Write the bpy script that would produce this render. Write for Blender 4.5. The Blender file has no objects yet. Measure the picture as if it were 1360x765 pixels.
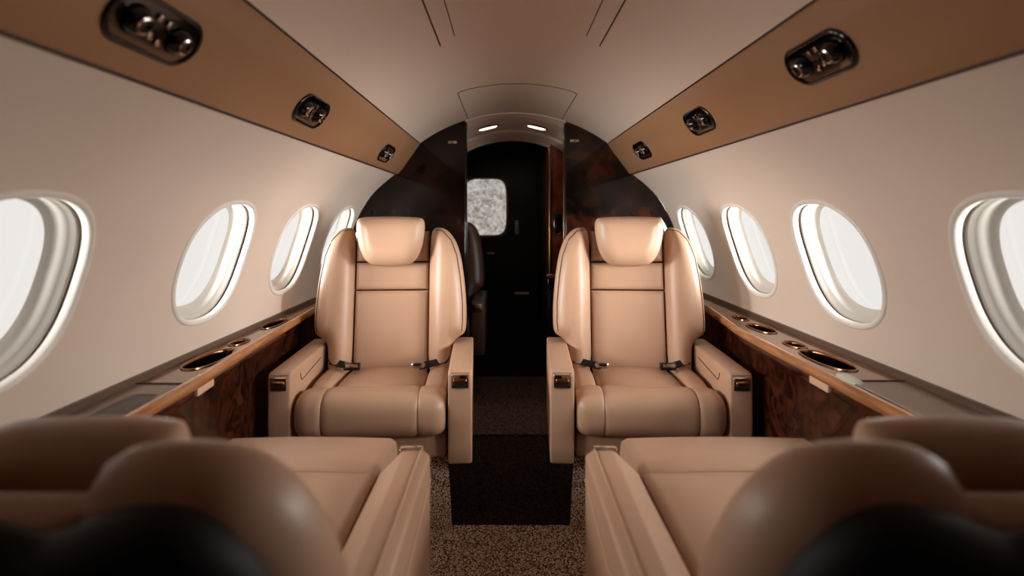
import bpy, bmesh, math, random
from mathutils import Vector, Matrix

random.seed(4)
C = bpy.context.scene.collection
PI = math.pi
F = 717.0          # focal length in pixels of the 1360 x 765 frame
CAMX, CAMZ = -0.04, 0.98

# ------------------------------------------------------------------ materials
def lin(c):
    c = c / 255.0
    return c / 12.92 if c <= 0.04045 else ((c + 0.055) / 1.055) ** 2.4

def rgb(r, g, b):
    return (lin(r), lin(g), lin(b), 1.0)

def mat(name, col, rough=0.5, metal=0.0, spec=0.5, col2=None, nscale=8.0, ndetail=4.0, stretch=None,
        bump=0.0, bscale=200.0, coat=0.0, emit=None, estr=0.0, lo=0.35, hi=0.65, sheen=0.0, distort=0.0):
    m = bpy.data.materials.new(name)
    m.use_nodes = True
    nt = m.node_tree
    b = nt.nodes['Principled BSDF']
    b.inputs['Base Color'].default_value = col
    b.inputs['Roughness'].default_value = rough
    b.inputs['Metallic'].default_value = metal
    b.inputs['Specular IOR Level'].default_value = spec
    b.inputs['Coat Weight'].default_value = coat
    b.inputs['Coat Roughness'].default_value = 0.04
    b.inputs['Sheen Weight'].default_value = sheen
    tc = nt.nodes.new('ShaderNodeTexCoord')
    src = tc.outputs['Object']
    if stretch:
        mp = nt.nodes.new('ShaderNodeMapping')
        mp.inputs['Scale'].default_value = stretch
        nt.links.new(src, mp.inputs['Vector'])
        src = mp.outputs['Vector']
    if col2:
        n = nt.nodes.new('ShaderNodeTexNoise')
        n.inputs['Scale'].default_value = nscale
        n.inputs['Detail'].default_value = ndetail
        n.inputs['Distortion'].default_value = distort
        r = nt.nodes.new('ShaderNodeValToRGB')
        r.color_ramp.elements[0].color = col
        r.color_ramp.elements[0].position = lo
        r.color_ramp.elements[1].color = col2
        r.color_ramp.elements[1].position = hi
        nt.links.new(src, n.inputs['Vector'])
        nt.links.new(n.outputs['Fac'], r.inputs['Fac'])
        nt.links.new(r.outputs['Color'], b.inputs['Base Color'])
    if bump:
        n2 = nt.nodes.new('ShaderNodeTexNoise')
        n2.inputs['Scale'].default_value = bscale
        n2.inputs['Detail'].default_value = 3
        bp = nt.nodes.new('ShaderNodeBump')
        bp.inputs['Strength'].default_value = bump
        bp.inputs['Distance'].default_value = 0.002
        nt.links.new(tc.outputs['Object'], n2.inputs['Vector'])
        nt.links.new(n2.outputs['Fac'], bp.inputs['Height'])
        nt.links.new(bp.outputs['Normal'], b.inputs['Normal'])
    if emit:
        b.inputs['Emission Color'].default_value = emit
        b.inputs['Emission Strength'].default_value = estr
    return m

M = {}
M['leather'] = mat('tan_leather', rgb(174, 138, 113), 0.40, spec=0.40, col2=rgb(180, 145, 120), nscale=5, bump=0.10, bscale=160)
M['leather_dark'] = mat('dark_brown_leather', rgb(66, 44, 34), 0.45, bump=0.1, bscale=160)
M['shell'] = mat('black_seat_shell', rgb(16, 14, 15), 0.6, spec=0.25)
M['seam'] = mat('seam_thread', rgb(70, 46, 33), 0.7)
M['black'] = mat('matt_black', rgb(14, 14, 16), 0.6, spec=0.3)
M['webbing'] = mat('black_webbing', rgb(20, 20, 23), 0.7)
M['gloss'] = mat('gloss_black', rgb(12, 11, 12), 0.08, spec=0.6)
M['chrome'] = mat('chrome', rgb(205, 196, 188), 0.12, 1.0)
M['bronze'] = mat('bronze_metal', rgb(150, 112, 84), 0.25, 1.0)
M['steel'] = mat('brushed_steel', rgb(180, 170, 160), 0.3, 1.0)
M['wall'] = mat('cabin_wall_panel', rgb(212, 196, 182), 0.62, spec=0.3, col2=rgb(216, 200, 186), nscale=3)
M['ceil'] = mat('cabin_ceiling_panel', rgb(222, 203, 187), 0.5, spec=0.35)
M['strip'] = mat('tan_overhead_leather', rgb(156, 116, 84), 0.45, spec=0.4, bump=0.04, bscale=220)
M['lip'] = mat('dark_gasket', rgb(52, 36, 28), 0.6)
M['white'] = mat('white_window_plastic', rgb(226, 222, 215), 0.4)
M['grey'] = mat('grey_window_liner', rgb(196, 192, 184), 0.5)
M['gap'] = mat('dark_window_gap', rgb(92, 85, 78), 0.7)
def carpet_mat(name, base, dot, scale=190.0):
    m = mat(name, base, 0.95, spec=0.1)
    nt = m.node_tree; b = nt.nodes['Principled BSDF']
    tc = nt.nodes.new('ShaderNodeTexCoord')
    v = nt.nodes.new('ShaderNodeTexVoronoi'); v.inputs['Scale'].default_value = scale; v.inputs['Randomness'].default_value = 0.75
    r = nt.nodes.new('ShaderNodeValToRGB')
    r.color_ramp.elements[0].position = 0.24; r.color_ramp.elements[0].color = dot
    r.color_ramp.elements[1].position = 0.66; r.color_ramp.elements[1].color = base
    bp = nt.nodes.new('ShaderNodeBump'); bp.inputs['Strength'].default_value = 0.7; bp.inputs['Distance'].default_value = 0.003; bp.invert = True
    nt.links.new(tc.outputs['Object'], v.inputs['Vector'])
    nt.links.new(v.outputs['Distance'], r.inputs['Fac']); nt.links.new(v.outputs['Distance'], bp.inputs['Height'])
    nt.links.new(r.outputs['Color'], b.inputs['Base Color']); nt.links.new(bp.outputs['Normal'], b.inputs['Normal'])
    return m
M['carpet'] = carpet_mat('brown_carpet', rgb(84, 58, 47), rgb(232, 198, 174))
M['carpet_aisle_shade'] = carpet_mat('shaded_aisle_carpet', rgb(14, 12, 13), rgb(66, 52, 45))  # brown carpet in shadow, the shade painted into the colour
M['carpet_entry_shade'] = carpet_mat('shaded_entry_carpet', rgb(38, 29, 25), rgb(124, 96, 80))  # copy of the brown carpet, darkened for the weak light in the entry
M['satin_bronze'] = mat('satin_bronze', rgb(128, 98, 78), 0.5, 0.2)
M['satin'] = mat('satin_metal', rgb(205, 182, 165), 0.5, 0.3)
M['burl'] = mat('burl_wood', rgb(34, 15, 10), 0.12, spec=0.5, col2=rgb(104, 50, 30), nscale=22, ndetail=10, distort=1.6, lo=0.38, hi=0.85, coat=0.6)
M['burl_top'] = mat('burl_ledge_wood', rgb(88, 50, 30), 0.14, spec=0.5, col2=rgb(150, 96, 62), nscale=9, ndetail=9, distort=1.5, lo=0.35, hi=0.7, coat=0.6)
M['rail'] = mat('honey_wood_edge', rgb(150, 96, 60), 0.22, spec=0.5, col2=rgb(186, 130, 86), nscale=12, stretch=(6, 0.6, 6), coat=0.5)
M['ledge'] = mat('taupe_ledge_panel', rgb(112, 92, 78), 0.28, spec=0.5, coat=0.3)
M['ledge_dark'] = mat('dark_ledge_inset', rgb(44, 38, 36), 0.35)
M['mould'] = mat('brown_wall_moulding', rgb(84, 66, 55), 0.35)
M['mahog'] = mat('dark_mahogany', rgb(12, 9, 9), 0.07, spec=0.35, col2=rgb(40, 18, 13), nscale=4, ndetail=8, distort=1.2, lo=0.42, hi=0.8, coat=0.0)
M['mahog_red'] = mat('red_mahogany', rgb(60, 22, 14), 0.15, spec=0.4, col2=rgb(118, 54, 36), nscale=7, ndetail=8, distort=1.2, lo=0.35, hi=0.75, coat=0.4)
M['mahog_mid'] = mat('red_brown_mahogany', rgb(14, 9, 8), 0.07, spec=0.35, col2=rgb(86, 36, 24), nscale=5, ndetail=8, distort=1.2, lo=0.46, hi=0.82, coat=0.2)
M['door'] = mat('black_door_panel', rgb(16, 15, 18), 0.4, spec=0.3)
M['tag'] = mat('cream_plate', rgb(214, 178, 150), 0.4)
M['pale'] = mat('pale_grey_plastic', rgb(206, 208, 196), 0.25)
M['lamp'] = mat('lit_lamp_lens', rgb(250, 240, 225), 0.4, emit=rgb(255, 238, 218), estr=3.0)

def glass_mat():
    m = bpy.data.materials.new('window_glass'); m.use_nodes = True
    nt = m.node_tree; nt.nodes.clear()
    o = nt.nodes.new('ShaderNodeOutputMaterial')
    t = nt.nodes.new('ShaderNodeBsdfTransparent'); t.inputs['Color'].default_value = (0.96, 0.96, 0.95, 1)
    g = nt.nodes.new('ShaderNodeBsdfGlossy'); g.inputs['Roughness'].default_value = 0.05
    mx = nt.nodes.new('ShaderNodeMixShader'); mx.inputs[0].default_value = 0.05
    nt.links.new(t.outputs[0], mx.inputs[1]); nt.links.new(g.outputs[0], mx.inputs[2])
    nt.links.new(mx.outputs[0], o.inputs['Surface'])
    return m
M['glass'] = glass_mat()

def frosted_mat():
    m = bpy.data.materials.new('frosty_lit_pane'); m.use_nodes = True
    nt = m.node_tree; b = nt.nodes['Principled BSDF']
    tc = nt.nodes.new('ShaderNodeTexCoord')
    n1 = nt.nodes.new('ShaderNodeTexNoise'); n1.inputs['Scale'].default_value = 26; n1.inputs['Detail'].default_value = 10
    n1.inputs['Roughness'].default_value = 0.8; n1.inputs['Distortion'].default_value = 1.0
    r = nt.nodes.new('ShaderNodeValToRGB')
    r.color_ramp.elements[0].position = 0.34; r.color_ramp.elements[0].color = rgb(62, 54, 50)
    r.color_ramp.elements[1].position = 0.58; r.color_ramp.elements[1].color = rgb(232, 224, 214)
    nt.links.new(tc.outputs['Object'], n1.inputs['Vector'])
    nt.links.new(n1.outputs['Fac'], r.inputs['Fac'])
    nt.links.new(r.outputs['Color'], b.inputs['Emission Color'])
    b.inputs['Emission Strength'].default_value = 0.82
    b.inputs['Base Color'].default_value = rgb(60, 60, 60)
    b.inputs['Roughness'].default_value = 0.2
    return m
M['frost'] = frosted_mat()

# ------------------------------------------------------------------ object helpers
def empty(name, loc=(0, 0, 0), rotz=0.0, label=None, cat=None, group=None, kind=None):
    o = bpy.data.objects.new(name, None); C.objects.link(o)
    o.empty_display_size = 0.05
    o.location = loc; o.rotation_euler = (0, 0, rotz)
    return tag(o, label, cat, group, kind)

def tag(o, label=None, cat=None, group=None, kind=None):
    if label: o['label'] = label
    if cat: o['category'] = cat
    if group: o['group'] = group
    if kind: o['kind'] = kind
    return o

def obj(name, bm, m, parent=None, smooth=True, sharp=35):
    bmesh.ops.recalc_face_normals(bm, faces=bm.faces)
    me = bpy.data.meshes.new(name)
    bm.to_mesh(me); bm.free()
    me.materials.append(M[m] if isinstance(m, str) else m)
    for p in me.polygons:
        p.use_smooth = smooth
    if smooth:
        me.set_sharp_from_angle(angle=math.radians(sharp))
    o = bpy.data.objects.new(name, me); C.objects.link(o)
    if parent: o.parent = parent
    return o

def copy_tree(o, parent=None):
    c = o.copy(); C.objects.link(c)
    if parent: c.parent = parent
    for ch in list(o.children):
        copy_tree(ch, c)
    return c

def rings_bm(rings, close_u=True, cap0=True, cap1=True, bm=None):
    bm = bm or bmesh.new()
    vs = [[bm.verts.new(p) for p in r] for r in rings]
    n = len(vs[0])
    for a, b in zip(vs, vs[1:]):
        for i in range(n if close_u else n - 1):
            j = (i + 1) % n
            bm.faces.new((a[i], a[j], b[j], b[i]))
    if close_u and cap0: bm.faces.new(vs[0])
    if close_u and cap1: bm.faces.new(vs[-1][::-1])
    return bm

def box(x0, x1, y0, y1, z0, z1, r=0.0, seg=3, bm=None):
    b2 = bmesh.new()
    bmesh.ops.create_cube(b2, size=1)
    for v in b2.verts:
        v.co = Vector((x0 + (v.co.x + .5) * (x1 - x0), y0 + (v.co.y + .5) * (y1 - y0), z0 + (v.co.z + .5) * (z1 - z0)))
    if r > 0:
        bmesh.ops.bevel(b2, geom=b2.edges[:], offset=r, segments=seg, profile=0.5, affect='EDGES')
    return b2

def sbox(cx, cy, cz, a, b, c, k=4.0, n=12, warp=None):
    """Plump cushion block: a cube skin pulled onto a rounded super-quadric."""
    bm = bmesh.new()
    bmesh.ops.create_cube(bm, size=2)
    bmesh.ops.subdivide_edges(bm, edges=bm.edges[:], cuts=n, use_grid_fill=True)
    for v in bm.verts:
        p = v.co
        f = (abs(p.x) ** k + abs(p.y) ** k + abs(p.z) ** k) ** (1.0 / k)
        q = Vector((p.x / f * a + cx, p.y / f * b + cy, p.z / f * c + cz))
        v.co = warp(q) if warp else q
    return bm

def prism(poly, a, b, axis='y', r=0.0, seg=2):
    """Extrude a polygon (list of 2D) along an axis from a to b, bevel the edges."""
    def P(u, v, w):
        return {'y': (u, w, v), 'x': (w, u, v), 'z': (u, v, w)}[axis]
    bm = rings_bm([[P(u, v, a) for u, v in poly], [P(u, v, b) for u, v in poly]])
    bmesh.ops.recalc_face_normals(bm, faces=bm.faces)
    if r > 0:
        bmesh.ops.bevel(bm, geom=bm.edges[:], offset=r, segments=seg, profile=0.5, affect='EDGES', clamp_overlap=True)
    return bm

def tube(path, r=0.002, n=6, closed=False):
    pts = [Vector(p) for p in path]
    rings = []
    m = len(pts)
    for i, p in enumerate(pts):
        if closed:
            t = pts[(i + 1) % m] - pts[i - 1]
        else:
            t = pts[min(i + 1, m - 1)] - pts[max(i - 1, 0)]
        t.normalize()
        up = Vector((0, 0, 1)) if abs(t.z) < 0.9 else Vector((1, 0, 0))
        a = t.cross(up).normalized(); b = t.cross(a)
        rings.append([p + r * (math.cos(2 * PI * k / n) * a + math.sin(2 * PI * k / n) * b) for k in range(n)])
    if closed:
        rings.append(rings[0])
        bm = rings_bm(rings, cap0=False, cap1=False)
        bmesh.ops.remove_doubles(bm, verts=bm.verts, dist=1e-6)
        return bm
    return rings_bm(rings)

def superellipse(a, b, k=2.6, n=64, cx=0, cy=0):
    out = []
    for i in range(n):
        t = 2 * PI * i / n
        c, s = math.cos(t), math.sin(t)
        f = (abs(c) ** k + abs(s) ** k) ** (-1.0 / k)
        out.append((cx + a * c * f, cy + b * s * f))
    return out

def smooth_poly(pts, it=2):
    """Chaikin corner cutting of a closed outline."""
    for _ in range(it):
        q = []
        for i in range(len(pts)):
            a, b = pts[i], pts[(i + 1) % len(pts)]
            q += [(a[0] * .75 + b[0] * .25, a[1] * .75 + b[1] * .25), (a[0] * .25 + b[0] * .75, a[1] * .25 + b[1] * .75)]
        pts = q
    return pts

def segdist(p, a, b):
    ax, ay = a; bx, by = b; px, py = p
    dx, dy = bx - ax, by - ay
    L = dx * dx + dy * dy
    t = 0 if L == 0 else max(0, min(1, ((px - ax) * dx + (py - ay) * dy) / L))
    return math.hypot(px - ax - t * dx, py - ay - t * dy)

def pad(outline, fmap, h, d, rf=0.05, rb=0.03, rings=10, crown=0.0):
    """Upholstered pad: outline in (u,v); front puffs to h, back to -d, with rounded edges of width rf / rb."""
    n = len(outline)
    cu = sum(p[0] for p in outline) / n; cv = sum(p[1] for p in outline) / n
    segs = [(outline[i], outline[(i + 1) % n]) for i in range(n)]
    def prof(p, r):
        x = min(1.0, min(segdist(p, a, b) for a, b in segs) / r)
        return math.sqrt(max(0.0, 1 - (1 - x) ** 2))
    bm = bmesh.new()
    rim = [bm.verts.new(fmap(u, v, 0)) for u, v in outline]
    for sgn, hh, r in ((1, h, rf), (-1, d, rb)):
        prev = rim
        for k in range(1, rings):
            rho = 1 - (k / rings) ** 1.5
            cur = []
            for (u, v) in outline:
                p = (cu + (u - cu) * rho, cv + (v - cv) * rho)
                nn = hh * prof(p, r) + (crown * (1 - rho * rho) if sgn > 0 else 0)
                cur.append(bm.verts.new(fmap(p[0], p[1], sgn * nn)))
            for i in range(n):
                j = (i + 1) % n
                bm.faces.new((prev[i], prev[j], cur[j], cur[i]))
            prev = cur
        c = bm.verts.new(fmap(cu, cv, sgn * (hh * prof((cu, cv), r)) + (0 if sgn < 0 else 0)))
        for i in range(n):
            bm.faces.new((prev[i], prev[(i + 1) % n], c))
    return bm

# ------------------------------------------------------------------ cabin shell
Y0, Y1 = -0.42, 2.72        # cabin runs from behind the camera to the forward bulkhead
PROFILE = [(0.862, 0.45), (0.868, 0.60), (0.864, 0.70), (0.844, 0.80), (0.812, 0.90), (0.774, 0.985),
           (0.727, 1.062), (0.666, 1.125), (0.594, 1.183)]

def resample(pts, n):
    L = [0]
    for a, b in zip(pts, pts[1:]): L.append(L[-1] + math.hypot(b[0] - a[0], b[1] - a[1]))
    return L

LEN = resample(PROFILE, 0)
STOT = LEN[-1]
def catmull(p0, p1, p2, p3, t):
    return tuple(0.5 * ((2 * b) + (-a + c) * t + (2 * a - 5 * b + 4 * c - d) * t * t + (-a + 3 * b - 3 * c + d) * t ** 3)
                 for a, b, c, d in zip(p0, p1, p2, p3))
def prof(s):
    """wall profile at arc length s -> (X, Z)"""
    s = max(0, min(STOT, s))
    for i in range(len(LEN) - 1):
        if s <= LEN[i + 1] + 1e-9:
            t = (s - LEN[i]) / (LEN[i + 1] - LEN[i])
            P = PROFILE
            return catmull(P[max(i - 1, 0)], P[i], P[i + 1], P[min(i + 2, len(P) - 1)], t)
    return PROFILE[-1]
def prof_n(s):
    """inward unit normal"""
    a, b = prof(s - 0.01), prof(s + 0.01)
    tx, tz = b[0] - a[0], b[1] - a[1]
    l = math.hypot(tx, tz)
    return (-tz / l, tx / l) if True else None
def s_of_z(z):
    lo, hi = 0, STOT
    for _ in range(40):
        m = (lo + hi) / 2
        if prof(m)[1] < z: lo = m
        else: hi = m
    return lo
def surf(side, y, s, n=0.0):
    X, Z = prof(s); nx, nz = prof_n(s)
    return Vector((side * (X + nx * n), y, Z + nz * n))

SW = s_of_z(0.855)          # window centre
WA, WB, WK = 0.160, 0.166, 2.4   # half length, half height, squareness

def holed_strip(y0, y1, s0, s1, bays, fmap, rings=10, nside=12, nlong=24):
    """A sheet over (y,s) split in bays, each (ya, yb, hole outline or None)."""
    bm = bmesh.new()
    cache = {}
    def V(y, s):
        k = (round(y, 6), round(s, 6))
        if k not in cache: cache[k] = bm.verts.new(fmap(y, s))
        return cache[k]
    svals = [s0 + (s1 - s0) * i / nlong for i in range(nlong + 1)]
    for ya, yb, hole in bays:
        if hole is None:
            m = max(2, int((yb - ya) / 0.08))
            yv = [ya + (yb - ya) * i / m for i in range(m + 1)]
            for i in range(m):
                for j in range(nlong):
                    bm.faces.new((V(yv[i], svals[j]), V(yv[i + 1], svals[j]), V(yv[i + 1], svals[j + 1]), V(yv[i], svals[j + 1])))
            continue
        yv = [ya + (yb - ya) * i / nside for i in range(nside + 1)]
        per = [(y, s0) for y in yv[:-1]] + [(yb, s) for s in svals[:-1]] + [(y, s1) for y in yv[:0:-1]] + [(ya, s) for s in svals[:0:-1]]
        cy, cs, a, b, k = hole
        prev = [V(*p) for p in per]
        hp = []
        for (y, s) in per:
            dy, ds = (y - cy), (s - cs)
            f = (abs(dy / a) ** k + abs(ds / b) ** k) ** (-1.0 / k)
            hp.append((cy + dy * f, cs + ds * f))
        for r in range(1, rings + 1):
            t = r / rings
            cur = [bm.verts.new(fmap(p[0] + (h[0] - p[0]) * t, p[1] + (h[1] - p[1]) * t)) for p, h in zip(per, hp)]
            n = len(per)
            for i in range(n):
                j = (i + 1) % n
                bm.faces.new((prev[i], prev[j], cur[j], cur[i]))
            prev = cur
    return bm

WIN = {-1: [0.836, 1.465, 2.00, 2.50], 1: [0.862, 1.42, 1.925, 2.45]}
SIDE = {-1: 'left', 1: 'right'}

def make_wall(side):
    ys = WIN[side]
    edges = [ys[0] - 0.27] + [(a + b) / 2 for a, b in zip(ys, ys[1:])] + [Y1]
    bays = [(Y0, edges[0], None)]
    for i, yc in enumerate(ys):
        bays.append((edges[i], edges[i + 1], (yc, SW, WA, WB, WK)))
    bm = holed_strip(Y0, Y1, 0, STOT, bays, lambda y, s: surf(side, y, s))
    w = obj('wall_' + SIDE[side], bm, 'wall', None, True, 80)
    tag(w, kind='structure')
    return w
for sd in (-1, 1): make_wall(sd)

wn = 0
def make_window(side, yc):
    global wn
    wn += 1
    X, Z = prof(SW)
    root = empty('window_%d' % wn, (side * X, yc, Z), kind='structure')
    inv = Vector((side * X, yc, Z))
    def ring(off, n, N=96):
        return [surf(side, yc + p[0], SW + p[1], n) - inv for p in superellipse(WA + off, WB + off, WK, N)]
    obj('bezel', rings_bm([ring(o, n) for o, n in ((.012, -.004), (.0115, .002), (.008, .0055), (.002, .005), (-.002, .001), (-.004, -.010))], cap0=False, cap1=False), 'white', root, True, 80)
    obj('shade_gap', rings_bm([ring(o, n) for o, n in ((-.003, -.008), (.004, -.010), (.004, -.018), (-.005, -.019))], cap0=False, cap1=False), 'gap', root, True, 60)
    obj('inner_liner', rings_bm([ring(o, n) for o, n in ((.003, -.0185), (-.004, -.0160), (-.008, -.019), (-.011, -.030), (-.013, -.031), (-.016, -.042), (-.020, -.052), (-.030, -.057))], cap0=False, cap1=False), 'grey', root, True, 60)
    bm = bmesh.new()
    c0 = bm.verts.new(surf(side, yc, SW, -.056) - inv)
    rr = []
    for k in (0.33, 0.66, 1.0):
        rr.append([bm.verts.new(surf(side, yc + p[0] * k, SW + p[1] * k, -.056) - inv) for p in superellipse(WA - .027, WB - .027, WK, 48)])
    for i in range(48):
        bm.faces.new((c0, rr[0][i], rr[0][(i + 1) % 48]))
        for a, b in zip(rr, rr[1:]):
            bm.faces.new((a[i], a[(i + 1) % 48], b[(i + 1) % 48], b[i]))
    obj('pane', bm, 'glass', root)
    return root
for sd in (-1, 1):
    for y in WIN[sd]: make_window(sd, y)

# overhead tan strips (chord panels), ceiling arch
SA, SB = (0.475, 1.337), (0.590, 1.178)
tn = 0
def structure(name, bm, m, smooth=True, sharp=40):
    return tag(obj(name, bm, m, None, smooth, sharp), kind='structure')
for sd in (-1, 1):
    dx, dz = SB[0] - SA[0], SB[1] - SA[1]
    l = math.hypot(dx, dz); ux, uz = dx / l, dz / l       # along the strip, downward
    nx, nz = -uz * -1, ux * -1
    nx, nz = (uz, -ux)                                     # inward-down normal candidates
    if nx > 0: nx, nz = -nx, -nz
    W = l
    sec = []
    for t, n in ((0.0, -0.012), (0.002, 0.0), (0.006, 0.004), (W * .35, 0.004), (W * .7, 0.004), (W - .008, 0.004), (W - .002, 0.001), (W, -0.012)):
        sec.append((SA[0] + ux * t + nx * n, SA[1] + uz * t + nz * n))
    rr = []
    m = 40
    for i in range(m + 1):
        y = Y0 + (Y1 - .004 - Y0) * i / m
        rr.append([(sd * x, y, z) for x, z in sec])
    tn += 1
    structure('trim_%d' % tn, rings_bm(rr, close_u=False), 'strip', True, 60)
    # dark gaskets along both edges of the strip
    for (px, pz), r in ((SA, .0035), ((SB[0] + .003, SB[1] + .004), .006)):
        tn += 1
        structure('trim_%d' % tn, tube([(sd * px, Y0 + (Y1 - .01 - Y0) * i / 20, pz) for i in range(21)], r, 8), 'lip')

CR, CZ = 0.805, 0.6845
def ceil_z(x): return CZ + math.sqrt(CR * CR - x * x)
rr = []
for i in range(41):
    y = Y0 + (Y1 - Y0) * i / 40
    rr.append([(-0.478 + .956 * j / 40, y, ceil_z(-0.478 + .956 * j / 40) - (0.0 if 0 < j < 40 else 0.0)) for j in range(41)])
structure('ceiling', rings_bm(rr, close_u=False), 'ceil', True, 80)

# flush hatch seams in the ceiling
def ceil_seam(pts, r=0.0022):
    global tn
    tn += 1
    structure('trim_%d' % tn, tube([(x, y, ceil_z(x) - 0.0004) for x, y in pts], r, 6), 'lip')
def polyline(pts, step=0.02):
    out = [pts[0]]
    for a, b in zip(pts, pts[1:]):
        n = max(1, int(math.hypot(b[0] - a[0], b[1] - a[1]) / step))
        out += [(a[0] + (b[0] - a[0]) * k / n, a[1] + (b[1] - a[1]) * k / n) for k in range(1, n + 1)]
    return out
def rounded(cx, y0, y1, hw, r, n=6):
    pts = [(cx - hw, y1)]
    for k in range(n + 1):
        a = PI - 0 + (PI / 2) * k / n
        pts.append((cx - hw + r + r * math.cos(a), y0 + r + r * math.sin(a)))
    for k in range(n + 1):
        a = -PI / 2 + (PI / 2) * k / n
        pts.append((cx + hw - r + r * math.cos(a), y0 + r + r * math.sin(a)))
    pts.append((cx + hw, y1))
    return polyline(pts)
ceil_seam(rounded(0.0, 1.13, 1.53, 0.226, 0.06), .0020)
for sx in (-1, 1):
    ceil_seam(polyline([(sx * .168, 1.19), (sx * .181, 1.205), (sx * .181, 1.48)]), .0011)
ceil_seam(rounded(0.005, 2.11, 2.71, 0.235, 0.03), .0016)

# floor and lower walls
WLX, WRX, WYA, WYB = -0.33, 0.28, 1.70, 2.40      # shaded aisle between the facing seats, its shade put into the carpet colour
structure('floor', box(-0.86, 0.86, Y0, WYA, -0.16, 0.0), 'carpet', False)
structure('floor_side_left', box(-0.86, WLX, WYA, WYB, -0.16, 0.0), 'carpet', False)
structure('floor_side_right', box(WRX, 0.86, WYA, WYB, -0.16, 0.0), 'carpet', False)
structure('floor_aisle', box(WLX, WRX, WYA, WYB, -0.20, -0.012), 'carpet_aisle_shade', False)
structure('floor_entry', box(-0.86, 0.86, WYB, 3.25, -0.16, 0.0), 'carpet_entry_shade', False)
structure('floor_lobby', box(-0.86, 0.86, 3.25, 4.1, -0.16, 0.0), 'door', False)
rr = []
for sd in (-1, 1):
    structure('baseboard_' + SIDE[sd], rings_bm([[(sd * x, y, z) for x, z in ((0.861, .46), (0.835, .25), (0.78, 0.0))] for y in (Y0, 0.5, 1, 2, Y1)], close_u=False), 'wall')
# unseen dark bulkhead, added close behind the camera to dim the near cabin
structure('wall_back', box(-0.86, 0.86, Y0 - .04, Y0, 0, 1.6), 'mahog', False)

# ------------------------------------------------------------------ forward bulkhead
def arc_profile():
    """outline of the cabin cross section, right half, from ceiling centre to floor"""
    pts = []
    for i in range(0, 21):
        x = 0.478 * i / 20
        pts.append((x, ceil_z(x) + .004))
    pts.append((SB[0] + .01, SB[1] + .02))
    n = 24
    for i in range(n + 1):
        X, Z = prof(STOT - STOT * i / n)
        pts.append((X + .003, Z))
    pts += [(0.835, .25), (0.78, 0.0)]
    return pts
OPL, OPR = -0.246, 0.262
def bulkhead(side, xedge):
    pts = [(x, z) for x, z in arc_profile() if x > abs(xedge)]
    poly = [(abs(xedge), 0.0), (abs(xedge), ceil_z(xedge) + .004)] + pts
    return prism([(side * x, z) for x, z in poly], Y1 + .002, Y1 + .042, 'y')
structure('wall_front_left', bulkhead(-1, OPL), 'mahog', False)
structure('wall_front_right', bulkhead(1, OPR), 'mahog_mid', False)
# arched header closing the ring between cabin ceiling and the lower entry ceiling
# polished edge strips of the doorway
for x in (OPL + .004, OPR - .004):
    tn += 1
    structure('trim_%d' % tn, box(x - .005, x + .005, Y1 - .004, Y1 + .05, 0.0, ceil_z(x) - .01, .002), 'gloss', True)
tn += 1
structure('trim_%d' % tn, box(OPR - .0135, OPR - .0105, Y1 - .005, Y1 + .002, 0.35, 1.30, .001), 'bronze', True)

# ------------------------------------------------------------------ entry beyond the bulkhead
YE = 3.95
def arch_ring(y, crown, n=28):
    zc0 = crown - 0.60
    pts = [(-.76, y, .90), (-.66, y, .92)]
    for j in range(n + 1):
        x = -.58 + 1.16 * j / n
        pts.append((x, y, zc0 + math.sqrt(.36 - x * x)))
    return pts + [(.66, y, .92), (.76, y, .90)]
def arch(name, ys_z, m):
    return structure(name, rings_bm([arch_ring(y, z) for y, z in ys_z], close_u=False), m, True, 35)
# arched header that closes the step between the two ceilings
top = [(-.26 + .53 * j / 20) for j in range(21)]
hb = rings_bm([[(x, Y1 - .001, ceil_z(x) + .006) for x in top], [(x, Y1 + .004, ceil_z(x) - .003) for x in top],
               [(x, Y1 + .02, ceil_z(x) - .006) for x in top], [(x, Y1 + .05, .872 + math.sqrt(.36 - x * x) + .002) for x in top],
               [(x, Y1 + .05, 1.56) for x in top]], close_u=False)
tn += 1
structure('trim_%d' % tn, hb, 'ceil', True, 35)
arch('ceiling_entry', [(Y1 + .045, 1.474), (3.10, 1.466), (3.10, 1.450), (3.12, 1.444), (3.22, 1.434), (3.24, 1.418), (3.24, 1.455)], 'ceil')
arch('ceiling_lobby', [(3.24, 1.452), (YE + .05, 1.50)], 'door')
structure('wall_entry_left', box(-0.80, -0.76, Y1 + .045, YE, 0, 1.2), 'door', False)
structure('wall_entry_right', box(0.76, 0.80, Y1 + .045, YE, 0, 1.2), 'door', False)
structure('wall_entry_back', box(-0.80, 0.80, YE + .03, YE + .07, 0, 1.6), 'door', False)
sE = F / YE
def at(px, py, Y):
    return ((px - 672) * Y / F + CAMX, Y, CAMZ + (284 - py) * Y / F)

# door with a rounded window
door = empty('door_1', (0, YE, 0), kind='structure')
obj('door_leaf', box(-0.40, 0.19, -.012, .02, 0.02, 1.38, .006), 'door', door, False)
wx, wz = at(645, 275, YE)[0], at(645, 275, YE)[2]
def rrect_ring(hw, hh, y, k=5.0, N=64):
    return [(wx + p[0], y, wz + p[1]) for p in superellipse(hw, hh, k, N)]
obj('window_frame', rings_bm([rrect_ring(*a) for a in ((.172, .226, -.012), (.170, .224, -.024), (.160, .214, -.028), (.152, .206, -.024), (.148, .202, -.008))], cap0=False, cap1=False), 'satin_bronze', door, True, 80)
bm = bmesh.new(); bm.faces.new([bm.verts.new(p) for p in rrect_ring(.150, .204, -.0135)])
obj('window_pane', bm, 'frost', door, False)
hx, _, hz = at(686, 302, YE)
obj('door_handle', box(hx - .014, hx + .014, -.03, -.010, hz - .05, hz + .05, .006), 'satin', door)
obj('handle_grip', box(hx - .007, hx + .007, -.04, -.026, hz - .040, hz + .040, .004), 'chrome', door)
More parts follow.
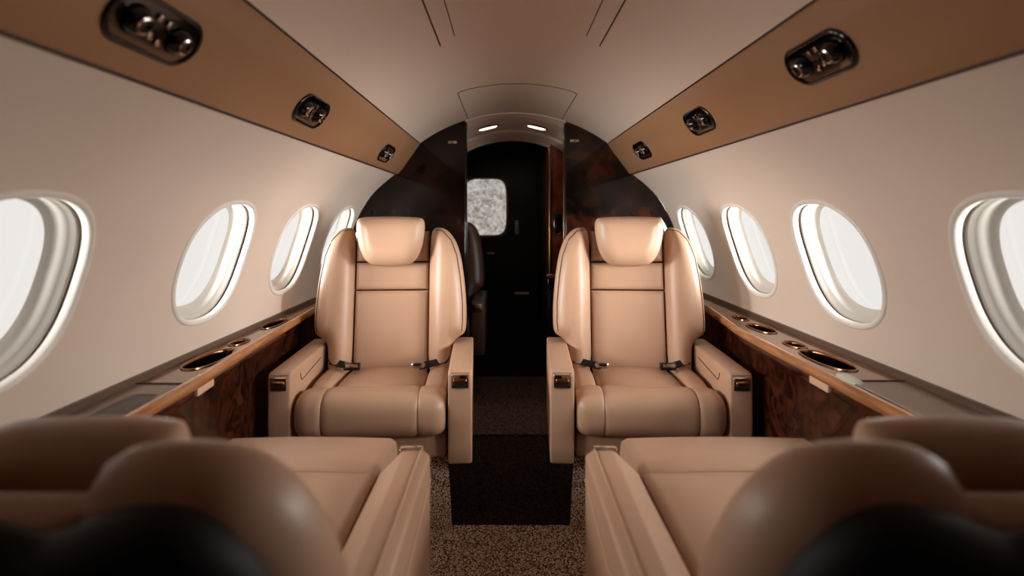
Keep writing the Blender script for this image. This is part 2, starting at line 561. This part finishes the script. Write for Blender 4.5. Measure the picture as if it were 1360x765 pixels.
hx, _, hz = at(693, 389, YE)
obj('pull_bar', box(hx - .055, hx + .055, -.03, -.010, hz - .008, hz + .008, .005), 'satin', door)
hx, _, hz = at(652, 336, YE)
obj('latch_bar', box(hx - .026, hx + .026, -.024, -.010, hz - .005, hz + .005, .003), 'satin', door)

# two lit downlights in the entry ceiling
def downlight(px, py, yaw, label):
    Y = 2.95
    x, _, z = at(px, py, Y)
    zc = 1.474 - 0.60 + math.sqrt(.36 - x * x)
    ang = math.asin(x / .60)
    r = empty('ceiling_light', (x, Y, zc - .004), 0, label, 'light', 'lit strips in the entry ceiling')
    r.rotation_euler = (0, ang, 0)
    def cap(hw, hh, z, N=32):
        return [(p[0], p[1], z) for p in superellipse(hw, hh, 3, N)]
    obj('housing', rings_bm([cap(.062, .050, .006), cap(.062, .050, -.006), cap(.052, .040, -.008), cap(.050, .038, -.002)], cap1=False), 'bronze', r, True, 40)
    obj('lens', rings_bm([cap(.051, .039, -.003), cap(.049, .037, -.006), cap(.02, .015, -.007)]), 'lamp', r)
    return r
downlight(648, 167, 0, 'lit oval light in the entry ceiling over the frosted door window')
downlight(713, 167, 0, 'lit oval light in the entry ceiling beside the wardrobe')

# wardrobe at the right of the entry
wd = empty('wardrobe_cabinet', (0.20, 2.92, 0), 0, 'tall red-brown glossy wooden wardrobe in the entry behind the doorway', 'wardrobe')
obj('carcass', prism([(0.0, 0), (0.30, 0), (0.30, 1.10), (0.22, 1.19), (0.10, 1.30), (0.0, 1.36)], 0.0, 0.62, 'y', .004), 'mahog_red', wd, False)
obj('corner_trim', box(-.008, .004, -.008, .010, 0.02, 1.345, .003), 'bronze', wd)
hx, _, hz = at(740, 297, 2.92)
obj('door_pull', box(hx - .2 - .022, hx - .2 + .022, -.014, .004, hz - .055, hz + .055, .008), 'gloss', wd)
obj('pull_rim', tube([(hx - .2 - .02 + .04 * k / 8, -.016, hz - .045 - .012 * math.sin(PI * k / 8)) for k in range(9)], .003), 'chrome', wd)
obj('counter', box(-.025, .25, -.06, .0, 0.64, 0.66, .006), 'mahog_red', wd)
obj('lower_door', box(-.02, .25, -.05, .0, 0.02, 0.635, .006), 'mahog', wd)

# chrome coat hooks high on the bulkhead
def hook(px, py, label):
    x, _, z = at(px, py, Y1)
    r = empty('coat_hook', (x, Y1 + .001, z), 0, label, 'hook', 'chrome hooks on the bulkhead')
    obj('plate', box(-.022, .022, -.005, 0.0, -.006, .006, .002), 'satin', r)
    obj('peg', box(-.006, .006, -.014, -.003, -.005, .003, .002), 'chrome', r)
hook(601, 189, 'small chrome coat hook on the black bulkhead beside the frosted door window')
hook(763, 187, 'small chrome coat hook on the red-brown bulkhead beside the wardrobe')

# ------------------------------------------------------------------ reading light units in the strips
def light_unit(side, px, py, label, L=0.185, Wd=0.074):
    # locate on the strip plane
    k = abs((284 - py) / (px - 672))
    off = -side * CAMX
    t = 0.5
    lo, hi = 0.0, 1.0
    def ratio(t):
        return (SA[1] + (SB[1] - SA[1]) * t - CAMZ) / (SA[0] + (SB[0] - SA[0]) * t + off)
    for _ in range(40):
        m = (lo + hi) / 2
        if ratio(m) > k: lo = m
        else: hi = m
    t = lo
    x = SA[0] + (SB[0] - SA[0]) * t; z = SA[1] + (SB[1] - SA[1]) * t
    Y = F * (z - CAMZ) / (284 - py)
    dx, dz = SB[0] - SA[0], SB[1] - SA[1]
    l = math.hypot(dx, dz)
    ax = Vector((0, 1, 0))                                # long axis
    by = Vector((side * dx / l, 0, dz / l))               # across, downward
    nn = Vector((side * dz / l, 0, -dx / l))
    if nn.z > 0: nn = -nn
    r = empty('reading_light', (0, 0, 0), 0, label, 'reading light', 'overhead reading light units')
    r.matrix_world = Matrix.Translation(Vector((side * x, Y, z)) + nn * .004) @ Matrix((ax, by, nn)).transposed().to_4x4()
    def cap(o, n, N=64):
        out = []
        h = Wd / 2 + o; s = L / 2 - Wd / 2
        for i in range(N):
            a = 2 * PI * i / N
            out.append((h * math.cos(a) + (s if math.cos(a) > 0 else -s), h * math.sin(a), n))
        return out
    obj('bezel', rings_bm([cap(.004, -.004), cap(.004, .003), cap(.0, .006), cap(-.003, .005), cap(-.004, -.001)], cap0=False, cap1=False), 'gloss', r, True, 60)
    obj('panel', rings_bm([cap(-.003, -.006), cap(-.003, .000)]), 'gloss', r, False)
    for i, cx in enumerate((-.046, .046) if L > .1 else (0.0,)):
        def ball(R, z0, a0, N=20, K=6):
            return [[(cx + R * math.cos(a0 * k / K) * math.cos(2 * PI * j / N), R * math.cos(a0 * k / K) * math.sin(2 * PI * j / N), z0 + R * math.sin(a0 * k / K)) for j in range(N)] for k in range(K + 1)]
        nm = 'air_nozzle' if i else 'lamp_ball'
        e = obj(nm, rings_bm(ball(.0235, -.004, 1.05), cap1=False), 'gloss', r)
        ring = [[(cx + R * math.cos(2 * PI * j / 20), R * math.sin(2 * PI * j / 20), zz) for j in range(20)] for R, zz in ((.0140, .0135), (.0135, .0185), (.0105, .0195), (.0095, .0150))]
        obj('rim', rings_bm(ring, cap0=False, cap1=False), 'chrome', e)
        lens = [[(cx + R * math.cos(2 * PI * j / 16), R * math.sin(2 * PI * j / 16), zz) for j in range(16)] for R, zz in ((.0100, .0150), (.006, .0165), (.002, .0170))]
        obj('lens', rings_bm(lens, cap0=False), 'gloss', e)
    for cx, cy_ in ((-.010, -.018), (.012, -.016), (-.008, .012), (.012, .016)):
        obj('button', box(cx - .005, cx + .005, cy_ - .005, cy_ + .005, -.002, .004, .0015), 'chrome', r)
    return r
light_unit(-1, 205, 38, 'big glossy black reading light panel high above the ledge with the tray lid')
light_unit(-1, 412, 147, 'glossy black reading light panel, middle of three above the ledge with the tray lid')
light_unit(-1, 512, 203, 'small glossy black reading light panel overhead, next to the solid black bulkhead')
light_unit(1, 1090, 76, 'big glossy black reading light panel high above the ledge with the pale knob')
light_unit(1, 930, 160, 'glossy black reading light panel, middle of three above the ledge with the pale knob')
light_unit(1, 854, 199, 'small glossy black reading light panel overhead, next to the red-brown bulkhead')

# ------------------------------------------------------------------ side consoles
EDGE = {-1: [(Y0, .732), (0.6, .732), (0.95, .730), (1.25, .738), (1.5, .762), (2.1, .795), (Y1, .805)],
        1: [(Y0, .70), (0.6, .702), (1.2, .703), (1.75, .712), (2.15, .765), (Y1, .79)]}
def edge(side, y):
    P = EDGE[side]
    for a, b in zip(P, P[1:]):
        if y <= b[0]:
            t = (y - a[0]) / (b[0] - a[0])
            return a[1] + (b[1] - a[1]) * t
    return P[-1][1]
ZL = 0.605
WX = 0.866
def console(side, label, cups, seam_y, panel_seam, tag_y):
    r = empty('side_console', (side * .78, (Y0 + Y1) / 2, 0), 0, label, 'console', 'side ledges under the windows')
    off = r.location.copy()
    def P(x, y, z): return Vector((side * x, y, z)) - off
    ys = sorted([Y0] + [c[0] - c[1] - .03 for c in cups] + [c[0] + c[1] + .03 for c in cups] + [Y1 - .002])
    def fm(y, t):
        e = edge(side, y) + .008
        return P(e + (WX - e) * t, y, ZL)
    # ledge: near part taupe, far part wood
    bays_f = []
    cur = seam_y
    for (yc, a, b, xc) in sorted(cups):
        e = edge(side, yc) + .008
        tc = (xc - e) / (WX - e); tb = b / (WX - e)
        y0 = yc - a - .012
        if y0 - cur > 1e-3: bays_f.append((cur, y0, None))
        bays_f.append((max(y0, cur), yc + a + .012, (yc, tc, a, tb, 2.3)))
        cur = yc + a + .012
    bays_f.append((cur, Y1 - .002, None))
    obj('front_ledge', holed_strip(0, 0, 0, 1, [(Y0, seam_y, None)], fm, nlong=8), 'ledge', r)
    obj('ledge', holed_strip(0, 0, 0, 1, bays_f, fm, nlong=8), 'burl_top', r)
    ee = edge(side, seam_y)
    obj('ledge_joint', tube([P(ee + .01 + (WX - ee - .01) * k / 6, seam_y, ZL + .0005) for k in range(7)], .0022), 'lip', r)
    # front edge rail
    N = 60
    rr = []
    for i in range(N + 1):
        y = Y0 + (Y1 - .003 - Y0) * i / N
        e = edge(side, y)
        rr.append([P(e + dx, y, ZL + dz) for dx, dz in ((.014, .000), (.012, .004), (.006, .005), (.001, .002), (-.003, -.008), (-.002, -.019), (.004, -.024), (.014, -.024))])
    obj('edge_rail', rings_bm(rr), 'rail', r, True, 50)
    rr = []
    for i in range(N + 1):
        y = Y0 + (Y1 - .003 - Y0) * i / N
        e = edge(side, y)
        rr.append([P(e + dx, y, z) for dx, z in ((.012, ZL - .024), (.012, ZL - .045), (.016, ZL - .05), (.020, .30), (.024, 0.0))])
    obj('front_panel', rings_bm(rr, close_u=False), 'burl', r, True, 50)
    for y in panel_seam:
        e = edge(side, y)
        obj('panel_joint', tube([P(e + .0155, y, ZL - .05), P(e + .0195, y, .30), P(e + .0235, y, 0.01)], .0022), 'rail', r)
    for y in tag_y:
        e = edge(side, y)
        bm = box(.002, .012, y - .040, y + .040, ZL - .042, ZL - .024, .002)
        for v in bm.verts: v.co = P(v.co.x + edge(side, v.co.y) + .002, v.co.y, v.co.z)
        obj('latch_plate', bm, 'tag', r)
    # wall-side raised moulding
    rr = []
    for i in range(31):
        y = Y0 + (Y1 - .003 - Y0) * i / 30
        rr.append([P(x, y, z) for x, z in ((WX + .002, ZL + .014), (WX - .006, ZL + .014), (WX - .010, ZL + .010), (WX - .012, ZL + .002), (WX - .012, ZL - .004), (WX + .002, ZL - .004))])
    obj('wall_moulding', rings_bm(rr), 'mould', r, True, 40)
    # cup wells
    for (yc, a, b, xc) in cups:
        def er(o, z, K=2.3, N=48):
            return [P(xc + p[1], yc + p[0], z) for p in superellipse(a + o, b + min(o, .002) if o > 0 else b + o, K, N)]
        w = obj('cup_well', rings_bm([er(.0005, ZL - .001), er(-.002, ZL - .012), er(-.004, ZL - .05), er(-.010, ZL - .058), er(-.018, ZL - .060)], cap0=False), 'gloss', r, True, 60)
        obj('rim', rings_bm([er(.005, ZL + .0002), er(.004, ZL + .003), er(.0, ZL + .0035), er(-.003, ZL + .001), er(-.003, ZL - .006)], cap0=False, cap1=False), 'bronze', w, True, 60)
    return r, P
cl, PL = console(-1, 'glossy wood side ledge with a dark sunken tray lid and oval cup wells',
                 [(1.395, .100, .038, .805), (1.575, .042, .020, .818), (1.84, .085, .024, .828)], 1.19, (1.13, 0.55), (1.27,))
cr, PR = console(1, 'glossy wood side ledge with a pale knob at its edge and oval cup wells',
                 [(1.385, .100, .040, .782), (1.545, .042, .024, .786), (1.765, .075, .032, .794), (1.94, .045, .020, .802)], 1.21, (1.13, 0.55), (1.295,))
# sunken tray lid on the one, pale knob on the other
def tray(P, parent, yc, xc, a=.075, b=.036):
    side = 1 if P is PR else -1
    rr = [[P(xc + p[1], yc + p[0], z) for p in superellipse(a + o, b + o, 5, 48)] for o, z in ((.004, ZL + .0002), (.003, ZL + .003), (0, ZL + .003), (-.004, ZL + .0008))]
    obj('tray_frame', rings_bm(rr, cap0=False, cap1=False), 'ledge', parent, True, 60)
    rr = [[P(xc + p[1], yc + p[0], z) for p in superellipse(a + o, b + o, 5, 48)] for o, z in ((-.003, ZL + .0004), (-.006, ZL + .0012))]
    obj('tray_lid', rings_bm(rr, cap0=False), 'ledge_dark', parent, True, 40)
tray(PL, cl, 1.04, .782)
obj('edge_knob', sbox(PR(.727, 0, 0).x, PR(0, 1.205, 0).y, ZL + .004, .017, .040, .009, 2.4, 8), 'pale', cr)
obj('glint_strip', tube([PR(edge(1, y) + .016, y, ZL + .003) for y in [0.95 + .22 * k / 8 for k in range(9)]], .0035), 'chrome', cr)  # added strip that stands for the window's reflection along the rail

# ------------------------------------------------------------------ seats
def seat(name, label, loc, rotz, width, recline, aisle, arm_in, arm_out=.068, group=None, lm='leather', near=False,
         ext=0.0, cat='seat', back_w=.276, hinge=.355, arm_top=.512, cz=0.0, bv=.55, hdv=0.0):
    """Local axes: x across, +y toward the back of the seat, z up; arm fronts at y=0. aisle = side (+1/-1) of the aisle arm."""
    r = empty(name, loc, rotz, label, cat, group)
    hw = width / 2
    th = recline
    sy, cy = math.sin(th), math.cos(th)
    HY, HZ = hinge, .385
    def B(u, v, n):
        return Vector((u, HY + v * sy - n * cy, HZ + v * cy + n * sy))
    # --- pedestal and pan
    ped = rings_bm([[(x, y, z) for x, y in ((-w, .06 - t), (w, .06 - t), (w - .10, .46), (-w + .10, .46))] for w, t, z in ((hw - .062, .0, 0.0), (hw - .068, .0, .12), (hw - .075, .01, .235))])
    bmesh.ops.recalc_face_normals(ped, faces=ped.faces)
    obj('pedestal', ped, 'carpet', r, False)
    cin = {aisle: hw - arm_in - .004, -aisle: hw - arm_out - .004}      # inner limits each side
    xl, xr = -cin[-1], cin[1]
    obj('seat_pan', box(xl + .002, xr - .002, .035, .46, .235, .315, .012), lm, r)
    # --- arms
    for s in (-1, 1):
        wd_ = arm_in if s == aisle else arm_out
        x1 = s * hw; x0 = s * (hw - wd_)
        ya = hinge + .115
        zb = .225
        if near:
            poly = [(x0, .30), (x0, .474), (x0 + s * wd_ * .50, arm_top), (x1 - s * .018, arm_top), (x1, arm_top - .012), (x1, zb)]
            if s < 0: poly = poly[::-1]
            poly = poly + []
            arm = obj('armrest', prism([p for p in poly], 0.0, ya, 'y', .005, 3), lm, r, True, 28)
            xs = x1 + s * .0005
            obj('seam', tube([(xs, .012, arm_top - .055), (xs, ya - .02, arm_top - .085)], .003), 'leather', arm)
            obj('seam', tube([(x1 - s * .017, .008, arm_top + .0005), (x1 - s * .017, ya - .01, arm_top + .0005)], .0022), 'leather', arm)
            c = (x0 + x1) / 2 + s * .014
            lp = obj('latch_plate', box(c - .022, c + .022, -.006, .010, arm_top - .006, arm_top + .003, .002), 'chrome', arm)
        else:
            a = .012
            rr = []
            # side profile swept across: bowed front edge
            side_prof = [(.012, zb), (.002, zb + .05), (-.004, zb + .14), (-.002, arm_top - .05), (.0, arm_top - .012), (.010, arm_top), (.24, arm_top), (ya - .02, arm_top - .002), (ya, arm_top - .02), (ya, zb)]
            bm = prism(side_prof, min(x0, x1), max(x0, x1), 'x', .009, 3)
            arm = obj('armrest', bm, lm, r, True, 50)
            c = (x0 + x1) / 2
            w2 = wd_ / 2 - .010
            lp = obj('latch_plate', box(c - w2, c + w2, -.008, .006, arm_top - .052, arm_top - .012, .003), 'chrome', arm)
            obj('latch_slot', box(c - w2 + .005, c + w2 - .005, -.0090, -.004, arm_top - .048, arm_top - .041, .0015), 'black', lp)
            obj('latch_lever', box(c - w2 + .005, c + w2 - .005, -.015, -.006, arm_top - .038, arm_top - .022, .005), 'bronze', lp)
            obj('top_seam', tube([(x, .004 + .0, arm_top - .0095) for x in (min(x0, x1) + .008, c, max(x0, x1) - .008)], .0016), 'seam', arm)
            # side pocket seam on the inner face
            xi = x0 - s * .0006
            obj('seam', tube([(xi, .30, arm_top - .035), (xi, .10, arm_top - .050), (xi, .09, arm_top - .040), (xi, .085, arm_top - .026)], .0016), 'seam', arm)
    # --- cushion
    uL, uR = xl + .003, xr - .003
    bw = .082                                   # side roll width
    cu = (uL + uR) / 2
    yF = -.022 - ext
    y_back = hinge + .045
    def roll(nm, xa, xb, enda, endb, y0=yF, dy=.150, zc=.376, rz=.069, parent=r, kk=2.7):
        """upholstered roll running across the seat, its ends tucked into the seams"""
        N, K = 24, 44
        rr = []
        for i in range(N + 1):
            t = i / N
            t = .5 - .5 * math.cos(PI * t)
            x = xa + (xb - xa) * t
            da, db = x - xa, xb - x
            f = 1.0
            for dd, (rad, drop) in ((da, enda), (db, endb)):
                if dd < rad:
                    q = 1 - dd / rad
                    f -= drop * (1 - math.sqrt(max(0, 1 - q * q)))
            rr.append([(x, y0 + dy / 2 + dy / 2 * f * p[0], zc + cz + rz * f * p[1] + .004 * (f - 1)) for p in superellipse(1, 1, kk, K)])
        return obj(nm, rings_bm(rr), lm, parent, True, 60)
    if near:
        # one broad flat cushion with a seam across it behind the front edge
        zt, ys_ = .446 + cz, yF + .19
        prof_ = [(yF + .012, .31)]
        for q in range(9):
            t = PI / 2 * q / 8
            prof_.append((yF + .04 - .04 * math.cos(t), zt - .045 + .045 * math.sin(t)))
        prof_ += [(yF + .10, zt + .004), (ys_ - .012, zt + .002), (ys_ - .004, zt - .001), (ys_, zt - .006), (ys_ + .004, zt - .001), (ys_ + .012, zt + .002),
                  (ys_ + .08, zt + .004), (y_back - .05, zt - .004), (y_back, zt - .02), (y_back, .31)]
        K = 9
        rr = []
        for i in range(41):
            t = i / 40
            x = uL - .006 + (uR - uL + .012) * t
            e = min(t, 1 - t) * (uR - uL)
            f = 1.0 if e > .008 else math.sqrt(max(0.0, 1 - (1 - e / .008) ** 2))
            rr.append([(x, y, z - (1 - f) * .006 * (1 if z > .40 else 0) + (.004 * (1 - (2 * t - 1) ** 2) if z > .43 else 0)) for y, z in prof_])
        obj('seat_cushion', rings_bm(rr), lm, r, True, 40)
        obj('cushion_seam', tube([(uL + .02 + (uR - uL - .04) * k / 12, ys_, zt - .004 + .004 * (1 - (2 * k / 12 - 1) ** 2)) for k in range(13)], .002), 'seam', r)
    else:
        c0, c1 = uL + bw, uR - bw
        seam_e = (.022, .10)
        roll('thigh_roll', c0, c1, seam_e, seam_e)
        roll('side_roll', uL, c0, (.045, .40), seam_e)
        roll('side_roll', c1, uR, seam_e, (.045, .40))
        for x in (uL + bw / 2, uR - bw / 2):
            obj('side_pad', sbox(x, (yF + .10 + y_back) / 2, .372, bw / 2 - .001, (y_back - yF - .10) / 2, .066, 3.2, 10), lm, r)
        def wp3(q):
            e = abs((q.x - cu) / ((c1 - c0) / 2))
            return Vector((q.x, q.y, q.z + .006 * (1 - e * e) - .05 * max(0, (q.y - yF - .13))))
        obj('seat_cushion', sbox(cu, (yF + .125 + y_back) / 2, .376, (c1 - c0) / 2 + .004, (y_back - yF - .125) / 2, .062, 5.0, 14, wp3), lm, r)
    # --- backrest
    ph = .134 if not near else .066
    pi_ = ph + .003
    def panel(nm, v0, v1, w=ph, h=.012, d=.03):
        ol = []
        for (x, y), q in zip(((w, v1), (-w, v1), (-w, v0), (w, v0)), range(4)):
            ol.append((x, y))
        pts = []
        N = 10
        for i in range(4):
            a, b = ol[i], ol[(i + 1) % 4]
            for k in range(N): pts.append((a[0] + (b[0] - a[0]) * k / N, a[1] + (b[1] - a[1]) * k / N))
        return obj(nm, pad(pts, B, h, d, .014, .01, 8), lm, r, True, 50)
    panel('lower_back_panel', -.03, .314)
    panel('upper_back_panel', .318, .418 if not near else .336)
    panel('neck_panel', .422 if not near else .34, .535 * bv / .55 if not near else .385, ph, .010)
    bo = back_w
    k = bv / .55
    outline = [(pi_, -.02), (pi_, .25), (pi_, .45 * k), (pi_ + .004, .53 * k), ((pi_ + .18) / 2, .553 * k), (.198, .545 * k), (.233, .505 * k), (.254, .445 * k),
               (.267, .36 * k), (bo - .001, .27), (bo, .20), (bo - .004, .158), (.240, .140), (.224, .12), (.222, .06), (.222, -.02)]
    ol = smooth_poly(outline, 2)
    for s in (-1, 1):
        o2 = [(s * u, v) for u, v in ol]
        b = obj('back_bolster', pad(o2, B, .058 if not near else .040, .075 if not near else .060, .062, .05, 12), lm, r, True, 80)
        # piping along the outer shoulder
        if near: continue
        path = []
        for (u, v) in [(.150, .538 * k), (.186, .532 * k), (.218, .498 * k), (.240, .440 * k), (.253, .36 * k), (bo - .015, .27), (bo - .014, .20), (bo - .018, .165)]:
            path.append((s * u, v))
        sg = [(o2[i], o2[(i + 1) % len(o2)]) for i in range(len(o2))]
        def hgt(p):
            x = min(1.0, min(segdist(p, a_, b_) for a_, b_ in sg) / .062)
            return .058 * math.sqrt(max(0.0, 1 - (1 - x) ** 2))
        path = [B(u, v, hgt((u, v)) + .0004) for u, v in polyline(path, .015)]
        obj('piping', tube(path, .0022), 'seam', b)
    # headrest
    hz0, hz1 = .402 * k + hdv, .578 * k + hdv
    hw_t, hw_b = (.123, .098) if not near else (.098, .080)
    hol = smooth_poly([(-hw_t, hz1 - .01), (-hw_t - .001, hz1 - .055), (-hw_b - .012, hz0 + .05), (-hw_b + .02, hz0 + .005), (-.03, hz0 - .002), (.03, hz0 - .002), (hw_b - .02, hz0 + .005),
                       (hw_b + .012, hz0 + .05), (hw_t + .001, hz1 - .055), (hw_t, hz1 - .01), (hw_t - .02, hz1 + .001), (.0, hz1 + .004), (-hw_t + .02, hz1 + .001)], 2)
    def HB(u, v, n): return B(u, v, n + .052 + .02 * (v - hz0) / .17)
    obj('headrest', pad(hol, HB, .052, .03, .055, .025, 12), lm, r, True, 80)
    # black back shell
    if near:
        hs = [(.0, .425), (.06, .398), (.085, .408), (.115, .424), (.155, .432), (.195, .422), (.226, .38), (.243, .32), (.248, .25), (.24, .10), (.22, -.03), (.0, -.03)]
    else:
        hs = [(.0, .48), (.135, .50), (.17, .51), (.215, .45), (.235, .36), (.24, .25), (.235, .06), (.20, -.03), (.0, -.03)]
    so = hs + [(-u, v) for u, v in hs[::-1] if u > 0]
    def SBk(u, v, n): return B(u, v, n - (.052 if near else .058))
    obj('back_shell', pad(smooth_poly(so, 2), SBk, .02, .035, .03, .02, 8), 'shell', r, True, 80)
    # lap belt: two webbing tails with metal ends
    if not near:
        for s in (-1, 1):
            xs = s * (max(abs(uL), abs(uR)) - .012)
            pts = [(xs, .335, .455), (s * .180, .318, .452), (s * .150, .300, .449), (s * .118, .282, .447)]
            up = Vector((s * .004, .010, .010))
            rows = []
            for p in pts:
                p = Vector(p)
                rows.append([p - up, p + up, p + up + Vector((0, -.003, .003)), p - up + Vector((0, -.003, .003))])
            wb = obj('seat_belt', rings_bm(rows), 'webbing', r, True, 40)
            e = Vector(pts[-1])
            if s == aisle:
                bk = obj('belt_tongue', sbox(e.x - s * .010, e.y - .006, e.z + .006, .026, .012, .012, 2.6, 6), 'steel', wb)
                obj('tongue_slot', sbox(e.x - s * .012, e.y - .0165, e.z + .010, .015, .004, .005, 3, 5), 'black', bk)
            else:
                bk = obj('belt_buckle', box(e.x - .028, e.x + .028, e.y - .016, e.y + .008, e.z - .008, e.z + .016, .004), 'gloss', wb)
                obj('buckle_plate', box(e.x - .020, e.x + .022, e.y - .020, e.y - .012, e.z + .004, e.z + .014, .002), 'chrome', bk)
    return r

FAR = 1.60
R_ = math.radians
seat('armchair', 'tan leather seat facing us before the black bulkhead, beside the frosted door window',
     (-.441, FAR, 0), R_(3), .60, R_(9), 1, .072, group='tan leather cabin seats')
seat('armchair', 'tan leather seat facing us before the red-brown bulkhead, beside the wardrobe',
     (.389, FAR, 0), R_(-3), .594, R_(9), -1, .072, group='tan leather cabin seats')
NEAR = 1.05
seat('armchair', 'tan leather seat seen from behind, reclined, beside the console with the sunken tray lid',
     (-.452, NEAR, 0), PI, .53, R_(22), -1, .100, .060, group='tan leather cabin seats', near=True, ext=.16, arm_top=.524, cz=.035, hinge=.45, hdv=-.070, bv=.436, back_w=.265)
seat('armchair', 'tan leather seat seen from behind, reclined, beside the console with the pale knob',
     (.404, NEAR, 0), PI, .580, R_(22), 1, .105, .060, group='tan leather cabin seats', near=True, ext=.16, arm_top=.524, cz=.035, hinge=.45, hdv=-.070, bv=.436, back_w=.265)
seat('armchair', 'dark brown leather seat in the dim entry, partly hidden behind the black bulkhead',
     (-.445, 2.86, 0), 0, .58, R_(6), 1, .07, lm='leather_dark')

# ------------------------------------------------------------------ light
w = bpy.data.worlds.new('overcast_sky'); bpy.context.scene.world = w
w.use_nodes = True
bg = w.node_tree.nodes['Background']
bg.inputs['Color'].default_value = (1.0, 0.965, 0.935, 1)
bg.inputs['Strength'].default_value = 1.0

def area(name, loc, target, sx, sy, power, col=(1, 1, 1), spread=180):
    l = bpy.data.lights.new(name, 'AREA'); l.shape = 'RECTANGLE'; l.size = sx; l.size_y = sy
    l.energy = power; l.color = col; l.spread = math.radians(spread)
    o = bpy.data.objects.new(name, l); C.objects.link(o)
    o.location = loc
    o.rotation_euler = (Vector(target) - Vector(loc)).to_track_quat('-Z', 'Y').to_euler()
    return o
for sd in (-1, 1):
    for y, p, dy, tz in zip(WIN[sd], (22, 42, 15, 10), (.40, .55, .25, 0), (.64, .94, .93, .93)):
        area('daylight', (sd * 1.35, y - dy * .35, .90), (0, y + dy, tz), .5, .5, p, (1.0, .965, .93), 130)
for x in (-.09, .12):
    area('entry_lamp', (x, 2.95, 1.42), (x, 2.95, 0), .08, .06, .45, (1, .85, .7))

# ------------------------------------------------------------------ camera
cam = bpy.data.cameras.new('camera')
cam.sensor_fit = 'HORIZONTAL'; cam.sensor_width = 36.0
cam.lens = 36.0 * F / 1360.0
cam.shift_x = (680 - 672) / 1360.0
cam.shift_y = (284 - 382.5) / 1360.0
cam.clip_start = 0.01
cam.dof.use_dof = True
cam.dof.focus_distance = 1.75
cam.dof.aperture_fstop = 2.0
co = bpy.data.objects.new('camera', cam); C.objects.link(co)
co.location = (CAMX, 0, CAMZ)
co.rotation_euler = (PI / 2, 0, 0)
sc = bpy.context.scene
sc.camera = co
sc.view_settings.view_transform = 'Standard'
sc.view_settings.look = 'None'
sc.view_settings.exposure = -0.14
sc.view_settings.gamma = 1.0
sc.view_settings.use_curve_mapping = False
try:
    sc.cycles.use_denoising = True
    sc.cycles.denoiser = 'OPENIMAGEDENOISE'
    sc.cycles.max_bounces = 10
    sc.cycles.diffuse_bounces = 6
    sc.cycles.transparent_max_bounces = 16
    sc.cycles.sample_clamp_indirect = 6.0
except Exception:
    pass
